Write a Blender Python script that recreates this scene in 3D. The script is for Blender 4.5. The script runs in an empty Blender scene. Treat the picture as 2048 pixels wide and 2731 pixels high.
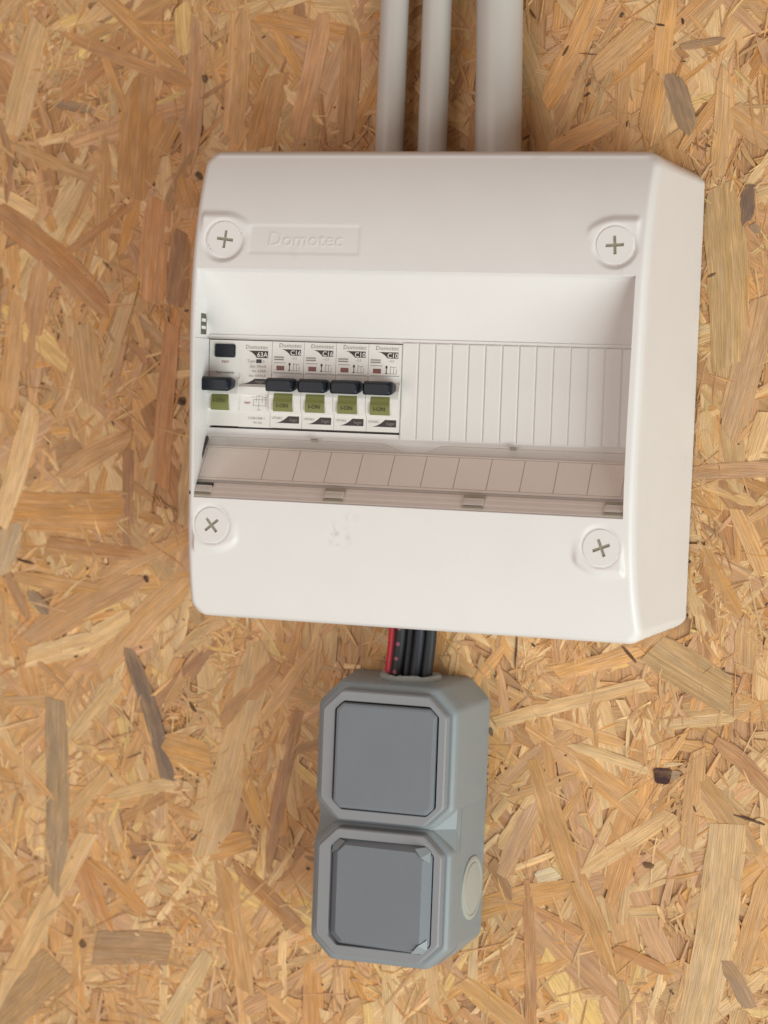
import bpy, math, random
import numpy as np
from mathutils import Vector, Matrix

S = 0.001                      # every length below is written in millimetres
scene = bpy.context.scene
COL = scene.collection

# ---------------------------------------------------------------- camera
cam_d = bpy.data.cameras.new("camera")
cam = bpy.data.objects.new("camera", cam_d)
COL.objects.link(cam)
cam_d.sensor_fit = 'HORIZONTAL'
cam_d.sensor_width = 36.0
cam_d.lens = 5500 / 2048 * 36.0
yaw, pitch, roll = -0.2879248, -0.0551694, 0.0356691
fw = Vector((math.sin(yaw) * math.cos(pitch), math.cos(yaw) * math.cos(pitch), math.sin(pitch)))
rt = Vector((math.cos(yaw), -math.sin(yaw), 0))
up = rt.cross(fw)
r2 = math.cos(roll) * rt + math.sin(roll) * up
u2 = -math.sin(roll) * rt + math.cos(roll) * up
M = Matrix((r2, u2, -fw)).transposed().to_4x4()
M.translation = Vector((285.1707, -1080.7536, 21.0848)) * S
cam.matrix_world = M
cam_d.clip_start = 0.02
cam_d.clip_end = 50
cam_d.dof.use_dof = True
cam_d.dof.focus_distance = 1.045
cam_d.dof.aperture_fstop = 10.0
scene.camera = cam

# ---------------------------------------------------------------- light
world = bpy.data.worlds.new("World")
scene.world = world
world.use_nodes = True
bg = world.node_tree.nodes["Background"]
bg.inputs[0].default_value = (1.0, 0.70, 0.55, 1)      # warm light bounced round a timber room
bg.inputs[1].default_value = 0.29


def area(name, loc, target, sx, sy, power, color):
    d = bpy.data.lights.new(name, 'AREA')
    d.shape = 'RECTANGLE'
    d.size, d.size_y = sx, sy
    d.energy = power
    d.color = color
    o = bpy.data.objects.new(name, d)
    COL.objects.link(o)
    o.location = Vector(loc)
    dirv = Vector(target) - Vector(loc)
    o.rotation_euler = dirv.to_track_quat('-Z', 'Y').to_euler()
    return o


area("doorway_light", (1.70, -1.30, -1.20), (0, 0, 0), 1.8, 1.8, 66, (0.89, 1.0, 0.985))
area("front_fill_light", (-1.0, -2.4, -0.3), (0, 0, 0), 1.6, 1.4, 20, (1.0, 0.97, 0.94))  # unseen frontal fill, added to lift the board and the recess
scene.view_settings.view_transform = 'Standard'
scene.view_settings.look = 'None'
scene.view_settings.exposure = 0.0
scene.view_settings.gamma = 1.0


# ---------------------------------------------------------------- helpers
def new_mat(name):
    m = bpy.data.materials.new(name)
    m.use_nodes = True
    nt = m.node_tree
    return m, nt, nt.nodes["Principled BSDF"]


def plastic(name, color, rough=0.4, bump=0.03, bscale=3000, mottle=0.04, spec=0.5):
    m, nt, p = new_mat(name)
    p.inputs["Roughness"].default_value = rough
    p.inputs["Specular IOR Level"].default_value = spec
    tc = nt.nodes.new("ShaderNodeTexCoord")
    n = nt.nodes.new("ShaderNodeTexNoise")
    n.inputs["Scale"].default_value = 45
    n.inputs["Detail"].default_value = 5
    nt.links.new(tc.outputs["Object"], n.inputs["Vector"])
    mx = nt.nodes.new("ShaderNodeMix")
    mx.data_type = 'RGBA'
    nt.links.new(n.outputs["Fac"], mx.inputs["Factor"])
    mx.inputs["A"].default_value = tuple(c * (1 - mottle) for c in color) + (1,)
    mx.inputs["B"].default_value = tuple(min(1, c * (1 + mottle)) for c in color) + (1,)
    nt.links.new(mx.outputs["Result"], p.inputs["Base Color"])
    n2 = nt.nodes.new("ShaderNodeTexNoise")
    n2.inputs["Scale"].default_value = bscale
    n2.inputs["Detail"].default_value = 2
    nt.links.new(tc.outputs["Object"], n2.inputs["Vector"])
    b = nt.nodes.new("ShaderNodeBump")
    b.inputs["Strength"].default_value = bump
    b.inputs["Distance"].default_value = 0.0002
    nt.links.new(n2.outputs["Fac"], b.inputs["Height"])
    nt.links.new(b.outputs["Normal"], p.inputs["Normal"])
    return m


M_white = plastic("white_moulded_plastic", (0.725, 0.698, 0.68), 0.45, 0.3, 1600, 0.025)
M_plate = plastic("blank_plate_plastic", (0.70, 0.675, 0.65), 0.45, 0.1)
M_module = plastic("module_plastic", (0.72, 0.70, 0.665), 0.4, 0.05)
M_lever = plastic("black_lever_plastic", (0.008, 0.011, 0.018), 0.34, 0.05, spec=0.25)
M_green = plastic("green_flag_plastic", (0.19, 0.195, 0.055), 0.5, 0.05)
M_ink = plastic("black_print", (0.03, 0.022, 0.022), 0.5, 0)
M_greyink = plastic("grey_print", (0.26, 0.235, 0.215), 0.6, 0)
M_darkgreen = plastic("green_print", (0.055, 0.065, 0.015), 0.6, 0)
M_redink = plastic("red_print", (0.30, 0.075, 0.04), 0.5, 0)
M_reddark = plastic("contact_indicator", (0.17, 0.035, 0.02), 0.4, 0)
M_paper = plastic("label_paper", (0.83, 0.755, 0.705), 0.7, 0.05)
M_knuckle = plastic("hinge_knuckle_plastic", (0.58, 0.51, 0.47), 0.5, 0)
M_paperline = plastic("label_backing", (0.42, 0.35, 0.31), 0.7, 0)
M_hole = plastic("dark_gap", (0.03, 0.025, 0.02), 0.8, 0)
M_slot = plastic("slot_plastic", (0.30, 0.265, 0.20), 0.6, 0)
M_olive = plastic("dark_slot", (0.07, 0.07, 0.03), 0.5, 0)
M_grey = plastic("grey_housing_plastic", (0.232, 0.258, 0.270), 0.45, 0.15)
M_collar = plastic("grey_collar_plastic", (0.236, 0.240, 0.254), 0.5, 0.15)
M_rocker = plastic("grey_rocker_plastic", (0.178, 0.192, 0.214), 0.6, 0.6, 1500, 0.05, 0.35)
M_membrane = plastic("pale_rubber", (0.33, 0.34, 0.33), 0.6, 0.2, 900, 0.1)
M_plug = plastic("grey_knockout_plastic", (0.37, 0.37, 0.33), 0.7, 0.35, 500, 0.08)
M_pipe = plastic("conduit_pvc", (0.53, 0.50, 0.465), 0.32, 0.05)
M_black = plastic("black_cable", (0.010, 0.010, 0.012), 0.55, 0.1)
M_navy = plastic("bluish_black_cable", (0.011, 0.013, 0.022), 0.55, 0.1)
M_red = plastic("red_cable", (0.55, 0.02, 0.045), 0.4, 0.1)
M_pink = plastic("pink_print", (0.28, 0.06, 0.11), 0.5, 0)

# the cover gets a few dirty thumb marks
nt = M_white.node_tree
P = nt.nodes["Principled BSDF"]
link = P.inputs["Base Color"].links[0].from_socket
tc = nt.nodes.new("ShaderNodeTexCoord")
tot = None
for (sx, sz, rad, strg) in ((-34, -74, 10, .36), (-39, -70, 6, .25), (-28, -66, 7, .22), (-46, -79, 1.8, .6), (-62, -82, 1.5, .5), (60, 120, 14, .12), (-60, 70, 12, .1),
                            (103, 60, 9, .10), (127, -30, 10, .08), (30, -80, 9, .05), (-78, -60, 14, .05)):
    vm = nt.nodes.new("ShaderNodeVectorMath"); vm.operation = 'MULTIPLY'
    vm.inputs[1].default_value = (1, 0, 1)
    nt.links.new(tc.outputs["Object"], vm.inputs[0])
    d = nt.nodes.new("ShaderNodeVectorMath"); d.operation = 'DISTANCE'
    d.inputs[1].default_value = (sx * S, 0, sz * S)
    nt.links.new(vm.outputs[0], d.inputs[0])
    mr = nt.nodes.new("ShaderNodeMapRange")
    mr.inputs[1].default_value = 0; mr.inputs[2].default_value = rad * S
    mr.inputs[3].default_value = strg; mr.inputs[4].default_value = 0
    mr.interpolation_type = 'SMOOTHSTEP'
    nt.links.new(d.outputs["Value"], mr.inputs[0])
    if tot is None:
        tot = mr.outputs[0]
    else:
        ad = nt.nodes.new("ShaderNodeMath"); ad.operation = 'ADD'
        nt.links.new(tot, ad.inputs[0]); nt.links.new(mr.outputs[0], ad.inputs[1]); tot = ad.outputs[0]
nz = nt.nodes.new("ShaderNodeTexNoise"); nz.inputs["Scale"].default_value = 260; nz.inputs["Detail"].default_value = 6
nt.links.new(tc.outputs["Object"], nz.inputs["Vector"])
r = nt.nodes.new("ShaderNodeMapRange"); r.inputs[1].default_value = .5; r.inputs[2].default_value = .68
nt.links.new(nz.outputs["Fac"], r.inputs[0])
mu = nt.nodes.new("ShaderNodeMath"); mu.operation = 'MULTIPLY'
nt.links.new(tot, mu.inputs[0]); nt.links.new(r.outputs[0], mu.inputs[1])
mx = nt.nodes.new("ShaderNodeMix"); mx.data_type = 'RGBA'
nt.links.new(mu.outputs[0], mx.inputs["Factor"])
nt.links.new(link, mx.inputs["A"]); mx.inputs["B"].default_value = (0.30, 0.25, 0.21, 1)
nt.links.new(mx.outputs["Result"], P.inputs["Base Color"])

# clear lid: tinted see-through plastic
M_clear, nt, P = new_mat("clear_lid_plastic")
for n in list(nt.nodes):
    if n.type != 'OUTPUT_MATERIAL':
        nt.nodes.remove(n)
out = [n for n in nt.nodes if n.type == 'OUTPUT_MATERIAL'][0]
tr = nt.nodes.new("ShaderNodeBsdfTransparent"); tr.inputs[0].default_value = (0.99, 0.98, 0.972, 1)
gl = nt.nodes.new("ShaderNodeBsdfGlossy"); gl.inputs["Roughness"].default_value = 0.2
ms = nt.nodes.new("ShaderNodeMixShader")
ms.inputs[0].default_value = 0.07; nt.links.new(tr.outputs[0], ms.inputs[1]); nt.links.new(gl.outputs[0], ms.inputs[2])
nt.links.new(ms.outputs[0], out.inputs[0])


def empty(name, loc, label=None, cat=None, group=None, kind=None):
    o = bpy.data.objects.new(name, None)
    o.empty_display_size = 0.02
    COL.objects.link(o)
    o.location = Vector(loc) * S
    tag(o, label, cat, group, kind)
    return o


def tag(o, label=None, cat=None, group=None, kind=None):
    if label: o["label"] = label
    if cat: o["category"] = cat
    if group: o["group"] = group
    if kind: o["kind"] = kind
    return o


def world_off(o):
    v = Vector((0, 0, 0))
    while o is not None:
        v += o.location
        o = o.parent
    return v


def link_mesh(name, verts, faces, mat, parent=None, smooth=None, loc=None, mats=None, fmat=None):
    """verts are in mm, in scene coordinates; the object's origin goes to loc (mm, scene)"""
    me = bpy.data.meshes.new(name)
    loc = Vector(loc if loc is not None else (0, 0, 0))
    if isinstance(verts, np.ndarray):
        vv = (verts - np.array(loc)) * S
        vl = vv.tolist()
    else:
        vl = [((v[0] - loc.x) * S, (v[1] - loc.y) * S, (v[2] - loc.z) * S) for v in verts]
    me.from_pydata(vl, [], faces)
    for m_ in (mats or [mat]):
        me.materials.append(m_)
    if fmat:
        me.polygons.foreach_set("material_index", fmat)
    me.update()
    if smooth:
        me.shade_smooth()
        me.set_sharp_from_angle(angle=math.radians(smooth))
        for pl_ in me.polygons:
            if len(pl_.vertices) > 8: pl_.use_smooth = False
    o = bpy.data.objects.new(name, me)
    COL.objects.link(o)
    if parent:
        o.parent = parent
        o.location = loc * S - world_off(parent)
    else:
        o.location = loc * S
    return o


class MB:
    def __init__(s): s.v = []; s.f = []
    def add(s, v, f):
        n = len(s.v); s.v += list(v); s.f += [tuple(i + n for i in q) for q in f]; return s
    def box(s, x0, x1, y0, y1, z0, z1, c=0.0):
        """box whose front (y0, the smaller y) has its edges cut back by c"""
        x0, x1 = sorted((x0, x1)); y0, y1 = sorted((y0, y1)); z0, z1 = sorted((z0, z1))
        if c <= 0:
            v = [(x0, y1, z0), (x1, y1, z0), (x1, y1, z1), (x0, y1, z1), (x0, y0, z0), (x1, y0, z0), (x1, y0, z1), (x0, y0, z1)]
            f = [(3, 2, 1, 0), (4, 5, 6, 7), (0, 1, 5, 4), (1, 2, 6, 5), (2, 3, 7, 6), (3, 0, 4, 7)]
            return s.add([tuple(a) for a in v], [tuple(reversed(q)) for q in [(0, 1, 2, 3), (7, 6, 5, 4), (4, 5, 1, 0), (5, 6, 2, 1), (6, 7, 3, 2), (7, 4, 0, 3)]])
        return s.loft([(y1, (x1 - x0) / 2, (z1 - z0) / 2), (y0 + c, (x1 - x0) / 2, (z1 - z0) / 2), (y0, (x1 - x0) / 2 - c, (z1 - z0) / 2 - c)], (x0 + x1) / 2, (z0 + z1) / 2)
    def ring(s, rows, close=True):
        n = len(rows[0]); base = len(s.v)
        for r_ in rows: s.v += r_
        for i in range(len(rows) - 1):
            for j in range(n):
                a = base + i * n + j; b = base + i * n + (j + 1) % n
                s.f.append((a, b, b + n, a + n))
        return base
    def loft(s, rings, cx, cz, cap0=True, cap1=True):
        """rings: (y, half width, half height[, corner cut[, fillet]]) from the back to the front"""
        rows = []
        for r_ in rings:
            y, hw, hh = r_[:3]
            cut = r_[3] if len(r_) > 3 else 0
            fil = r_[4] if len(r_) > 4 else 0
            rows.append([(cx + a, y, cz + b) for a, b in outline(hw, hh, cut, fil)] if cut or fil else
                        [(cx - hw, y, cz - hh), (cx + hw, y, cz - hh), (cx + hw, y, cz + hh), (cx - hw, y, cz + hh)])
        n = len(rows[0])
        base = s.ring(rows)
        if cap0: s.f.append(tuple(base + j for j in reversed(range(n))))
        if cap1: s.f.append(tuple(base + (len(rows) - 1) * n + j for j in range(n)))
        return s
    def tube(s, pts, r_, n=16, caps=True, noise=0):
        rows = []
        pts = [Vector(p) for p in pts]
        for i, p in enumerate(pts):
            t = (pts[min(i + 1, len(pts) - 1)] - pts[max(i - 1, 0)]).normalized()
            a = t.cross(Vector((0, 1, 0))).normalized(); b = a.cross(t).normalized()
            rr = r_[i] if isinstance(r_, (list, tuple)) else r_
            rows.append([tuple(p + a * rr * math.cos(k * 2 * math.pi / n) + b * rr * math.sin(k * 2 * math.pi / n)) for k in range(n)])
        base = s.ring(rows)
        if caps:
            s.f.append(tuple(base + j for j in reversed(range(n))))
            s.f.append(tuple(base + (len(rows) - 1) * n + j for j in range(n)))
        return s
    def prism(s, poly, y0, y1):
        """polygon in x, z (counter clockwise seen from the front) pushed from y1 (back) to y0 (front)"""
        n = len(poly); b = len(s.v)
        s.v += [(x, y1, z) for x, z in poly] + [(x, y0, z) for x, z in poly]
        s.f.append(tuple(b + n + j for j in range(n)))
        s.f.append(tuple(b + j for j in reversed(range(n))))
        for j in range(n):
            k = (j + 1) % n
            s.f.append((b + j, b + k, b + n + k, b + n + j))
        return s
    def xform(s, fn):
        s.v = [tuple(fn(Vector(v))) for v in s.v]; return s
    def build(s, name, mat, parent=None, smooth=None, loc=None):
        if loc is None:
            xs = [v[0] for v in s.v]; ys = [v[1] for v in s.v]; zs = [v[2] for v in s.v]
            loc = ((min(xs) + max(xs)) / 2, max(ys), min(zs))
        return link_mesh(name, s.v, s.f, mat, parent, smooth, loc)


def outline(hw, hh, cut, fil=0, seg=5):
    """rectangle with its corners cut off at 45 degrees (cut) or rounded (fil); the cut's corners are eased too"""
    pts = []
    corners = [(1, -1, 0), (1, 1, 1), (-1, 1, 2), (-1, -1, 3)]
    for sx, sz, q in corners:
        if cut > 0:
            e = min(1.6, cut * 0.35) if fil == 0 else fil
            a0 = (sx * (hw - cut), sz * hh); a1 = (sx * hw, sz * (hh - cut))
            if q % 2: a0, a1 = a1, a0
            # ease the two vertices of the cut
            A = Vector(a0); B = Vector(a1); dirc = (B - A).normalized()
            din = Vector((1, 0)) if q == 0 else Vector((0, 1)) if q == 1 else Vector((-1, 0)) if q == 2 else Vector((0, -1))
            dout = Vector((0, 1)) if q == 0 else Vector((-1, 0)) if q == 1 else Vector((0, -1)) if q == 2 else Vector((1, 0))
            for V, d0, d1 in ((A, din, dirc), (B, dirc, dout)):
                p0 = V - d0 * e; p2 = V + d1 * e
                for k in range(seg):
                    t = k / (seg - 1)
                    pp = p0 * (1 - t) ** 2 + V * 2 * t * (1 - t) + p2 * t * t
                    pts.append((pp.x, pp.y))
        else:
            c = Vector((sx * (hw - fil), sz * (hh - fil)))
            st = {0: -90, 1: 0, 2: 90, 3: 180}[q]
            for k in range(2 * seg):
                a = math.radians(st + 90 * k / (2 * seg - 1))
                pts.append((c.x + fil * math.cos(a), c.y + fil * math.sin(a)))
    return pts


_fonts = {}
def text_geo(body, size, x, z, y, align='LEFT', shear=0.0, bold=0.0, thick=0.0, width=None):
    """built-in lettering as flat (or slightly raised) geometry facing -Y; x, z = left/right/centre of the baseline"""
    cu = bpy.data.curves.new("t", 'FONT')
    cu.body = body; cu.size = size; cu.shear = shear; cu.offset = bold
    cu.align_x = align; cu.resolution_u = 2; cu.extrude = thick
    ob = bpy.data.objects.new("t", cu)
    COL.objects.link(ob)
    dg = bpy.context.evaluated_depsgraph_get()
    me = bpy.data.meshes.new_from_object(ob.evaluated_get(dg))
    vs = [(v.co.x, v.co.y, v.co.z) for v in me.vertices]
    fs = [tuple(p.vertices) for p in me.polygons]
    bpy.data.objects.remove(ob); bpy.data.curves.remove(cu); bpy.data.meshes.remove(me)
    k = 1.0
    if width and vs:
        w = max(v[0] for v in vs) - min(v[0] for v in vs)
        k = width / w
    return [(x + v[0] * k, y - v[2], z + v[1]) for v in vs], fs

HAND = [
([(-237.9, 222.6), (-150.0, 190.3)], 7.9, 'ob', 0.1, 0.6),
([(-211.0, 242.1), (-161.1, 200.2)], 8.6, 'to', 1, 0.3),
([(-236.1, 181.7), (-214.8, 177.9)], 5.7, 'g', 0.7, 0.5),
([(-209.1, 207.1), (-192.4, 171.6)], 5.0, 'o', 0.7, 0.05),
([(-162.9, 236.5), (-159.2, 208.3)], 10.1, 'y', 0.8, 0.3),
([(-153.4, 228.1), (-156.8, 143.2)], 11.3, 'tp', 0.6, 0.4),
([(-249.0, 227.2), (-264.7, 163.9)], 17.9, 'p', 0.7, 0.5),
([(-274.7, 175.0), (-264.9, 151.3), (-267.7, 125.4)], 4.6, 'b', 0.6, 0.3),
([(-276.2, 122.2), (-235.9, 93.6), (-201.9, 65.3)], 15.9, 'ob', 0.9, 0.5),
([(-187.6, 126.2), (-236.4, 93.0)], 4.8, 'ob', 0.4, 0.2),
([(-184.8, 196.5), (-188.8, 128.1)], 21.3, 'to', 0.5, 0.6),
([(-160.0, 139.8), (-153.9, 123.7)], 12.8, 'o', 0.4, 0.5),
([(-172.8, 128.2), (-175.7, 69.8)], 17.4, 'o2', 0.7, 0.6),
([(-159.0, 110.2), (-161.6, 68.8)], 12.9, 'b', 0.5, 0.8),
([(-247.4, 9.9), (-266.6, -60.5)], 13.3, 'p', 0.7, 0.7),
([(-262.5, -50.9), (-190.1, -49.4)], 23.2, 'o', 0.9, 1),
([(-187.5, -13.7), (-185.8, -68.7)], 6.7, 'b', 1, 0.9),
([(-162.9, 58.4), (-167.0, -33.0)], 10.6, 'o2', 0.8, 1),
([(-235.5, -68.8), (-174.0, -72.3)], 8.9, 'ob', 0.8, 0.2),
([(-254.8, -79.5), (-244.2, -81.6)], 1.4, 'd', 0.6, 0.5),
([(-256.9, -89.8), (-194.1, -96.5)], 8.4, 'to', 0.5, 0.9),
([(-246.7, -97.6), (-230.3, -114.0)], 7.1, 'g', 0.5, 0.1),
([(-247.0, -126.6), (-177.3, -84.9)], 17.1, 'tb', 0.5, 0.4),
([(-207.1, -123.1), (-183.4, -109.1)], 13.7, 'p', 0.8, 0.7),
([(-201.4, -139.5), (-147.1, -83.1)], 16.3, 't', 0.8, 0.3),
([(-184.0, -126.3), (-171.5, -152.0), (-163.1, -175.2), (-156.9, -199.6)], 9.5, 'dg', 0.6, 1),
([(-257.2, -58.7), (-267.3, -90.2)], 13.8, 'pg', 0.7, 0.4),
([(-228.4, -159.0), (-224.0, -209.8), (-223.7, -240.1), (-226.3, -271.0)], 13.9, 'g2', 0.8, 0.5),
([(-205.2, -235.1), (-230.6, -285.0), (-261.6, -347.5)], 12.6, 'p', 0.9, 0.9),
([(-222.4, -312.8), (-264.4, -354.7)], 25.2, 'gt', 1, 0.8),
([(-104.9, -117.0), (-112.6, -157.7), (-131.3, -240.0)], 19.4, 'p2', 0.6, 1),
([(-131.6, -240.8), (-163.3, -284.6)], 4.9, 'p', 0.6, 0.3),
([(-111.6, -254.1), (-138.5, -294.4)], 3.3, 'tp', 0.6, 0.3),
([(-128.9, -296.8), (-154.8, -344.0)], 10.5, 'p', 0.7, 0.8),
([(-204.4, -250.4), (-169.8, -277.2)], 7.8, 'o', 0.4, 0.9),
([(-199.4, -301.5), (-152.6, -297.3)], 18.9, 'g3', 1, 1),
([(-122.7, -246.0), (-107.3, -315.6)], 13.4, 'to', 0.5, 0.8),
([(-115.8, -244.5), (-74.6, -277.6)], 9.9, 'ob', 0.4, 0.8),
([(-80.1, -154.2), (-95.5, -247.0)], 7.8, 'rb', 0.8, 0.2),
([(-195.4, -213.2), (-166.4, -203.4), (-142.1, -202.0)], 7.6, 'p', 0.1, 0.5),
([(-161.5, -180.4), (-131.7, -185.8)], 18.8, 'y2', 0.8, 0.7),
([(32.1, -152.3), (72.4, -139.8), (114.1, -125.0)], 7.5, 'p2', 0.9, 1),
([(64.1, -122.7), (110.2, -107.3)], 8.5, 'to', 1, 0.5),
([(115.3, -105.7), (157.7, -128.4)], 20.8, 'gt2', 0.8, 0.8),
([(53.4, -170.2), (67.3, -201.6), (91.6, -257.0), (102.2, -283.5)], 12.5, 'to', 0.5, 0.2),
([(82.4, -229.3), (129.6, -192.6)], 9.0, 'p2', 0.3, 0.9),
([(159.2, -195.5), (154.9, -245.2), (146.6, -306.9)], 20.7, 'p2', 0.9, 0.9),
([(151.0, -152.1), (164.4, -160.8), (181.9, -177.6)], 8.8, 'rb', 0.5, 0.9),
([(156.7, -265.3), (167.1, -276.0), (175.6, -292.3)], 8.7, 'g', 1, 0.8),
([(58.5, -235.3), (69.8, -230.3)], 8.0, 'w', 0.8, 0.6),
([(33.1, -227.7), (44.2, -248.1)], 7.5, 'b', 0.6, 0.3),
([(52.9, -235.8), (58.3, -317.8)], 6.2, 'ob', 0.5, 1),
([(59.2, -252.4), (85.0, -262.3)], 5.5, 'ob', 0.7, 0.4),
([(102.1, -267.7), (132.6, -278.5)], 6.5, 'ob', 0.6, 0.1),
([(142.0, -157.8), (138.7, -210.3)], 10.1, 't', 0.7, 0.6),
([(73.2, -160.5), (116.6, -171.3)], 6.0, 'p', 0.3, 0.6),
([(42.2, -103.2), (41.9, -121.1)], 1.0, 'd', 0.5, 0.3),
([(99.5, -105.8), (107.2, -113.7)], 1.7, 'd2', 0.5, 0.5),
([(162.1, -190.4), (178.4, -194.2)], 1.4, 'd', 0.3, 0.5),
([(140.9, -187.4), (142.2, -190.7)], 1.0, 'd', 0.5, 0.5),
([(147.7, -220.8), (144.5, -231.0)], 2.9, 'b', 0.4, 0.4),
([(71.7, 236.1), (60.6, 207.4), (46.3, 178.9)], 12.4, 'to', 0.8, 0.6),
([(109.8, 235.3), (107.4, 194.8)], 10.1, 'to2', 0.8, 1),
([(116.8, 208.6), (139.1, 212.0)], 4.3, 'g', 0.8, 0.3),
([(111.6, 194.8), (124.0, 163.7)], 11.0, 'g', 0.4, 0.2),
([(99.2, 221.7), (71.9, 196.2)], 12.2, 't', 0.6, 0.8),
([(88.6, 203.2), (87.3, 169.0)], 6.2, 't', 0.7, 0.5),
([(105.3, 194.4), (101.4, 161.3)], 11.0, 'to', 0.5, 0.7),
([(140.8, 196.9), (138.9, 141.0)], 9.7, 't', 0.5, 0.6),
([(57.5, 210.1), (54.7, 204.8)], 1.4, 'd', 0.5, 0.5),
([(103.4, 220.5), (108.1, 219.9)], 1.2, 'd', 0.3, 0.5),
([(117.1, 223.3), (117.7, 220.4)], 1.4, 'd', 0.6, 0.6),
([(70.1, 191.1), (67.8, 188.7)], 1.2, 'd', 0.5, 0.5),
([(69.9, 185.3), (67.0, 183.4)], 1.2, 'd', 0.5, 0.5),
([(38.6, 163.4), (34.9, 160.9)], 1.0, 'd', 0.4, 0.5),
([(155.8, 137.5), (153.4, 116.8)], 8.3, 'dg2', 0.6, 0.2),
([(157.2, 117.1), (162.1, 113.8)], 4.3, 'g', 0.6, 0.4),
([(140.5, 137.4), (149.9, 44.3)], 21.1, 't2', 0.6, 0.9),
([(165.9, 80.6), (150.4, 8.2)], 15.8, 'tp2', 0.8, 0.6),
([(168.6, 20.9), (163.5, -1.4)], 7.7, 'p', 0.9, 0.5),
([(128.9, -14.0), (173.0, -8.4)], 8.6, 'tp', 1, 1),
([(136.2, 89.8), (140.2, 92.0)], 1.4, 'd', 0.6, 0.5),
([(-151.2, 142.7), (-147.8, 139.6)], 3.0, 'd', 0.7, 0.7),
([(-157.6, 15.4), (-153.7, 15.0)], 4.4, 'd', 0.7, 0.7),
([(-148.3, 196.9), (-147.0, 192.9)], 2.8, 'd', 0.8, 0.6),
([(-175.3, -84.5), (-172.9, -87.8)], 2.5, 'd', 0.6, 0.4),
([(-145.4, -154.8), (-141.3, -159.7)], 1.9, 'd', 0.5, 0.4),
([(119.4, -173.2), (128.3, -173.0)], 8.5, 'kn', 0.75, 0.75),
([(128.2, -172.2), (133.1, -172.3)], 5.0, 'g', 0.6, 0.6),
([(29.7, -155.0), (30.4, -159.5)], 2.0, 'd', 0.6, 0.6),
([(115.8, -221.5), (121.3, -221.9)], 3.0, 'd2', 0.5, 0.5),
([(-208.5, -298.1), (-205.5, -301.6)], 4.0, 'd2', 0.6, 0.4),
([(-258.6, 72.0), (-264.1, 8.0)], 12.0, 't', 0.5, 0.7),
([(-217.4, 57.1), (-210.3, 12.5)], 16.2, 't', 0.6, 0.6),
([(-244.6, 93.4), (-251.5, 29.7)], 12.7, 'tb', 0.4, 0.6),
([(33.6, 132.0), (77.6, 154.1)], 0.2, 't', 0.5, 0.5),
([(47.8, 154.1), (84.3, 172.2)], 11.0, 't', 0.5, 0.8),
([(156.1, -30.1), (172.0, -63.1)], 9.7, 't', 0.6, 0.8),
([(140.2, -50.4), (161.0, -85.6)], 8.6, 'to', 0.5, 0.5),
([(-104.8, 197.0), (-114.3, 156.5)], 16.1, 'to', 0.7, 0.9),
([(-79.1, 229.3), (-92.8, 161.6)], 11.9, 'tp', 0.5, 0.7),
([(-127.8, 232.7), (-130.9, 161.6)], 13.5, 't', 0.7, 0.7),
([(-62.9, 221.5), (-64.6, 159.0)], 11.4, 'tb', 0.5, 0.7),
([(-93.5, -127.9), (-125.4, -164.3)], 10.6, 'tb', 0.5, 0.5),
([(-103.3, -162.5), (-72.1, -118.6)], 8.0, 't', 0.4, 0.4),
]


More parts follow.
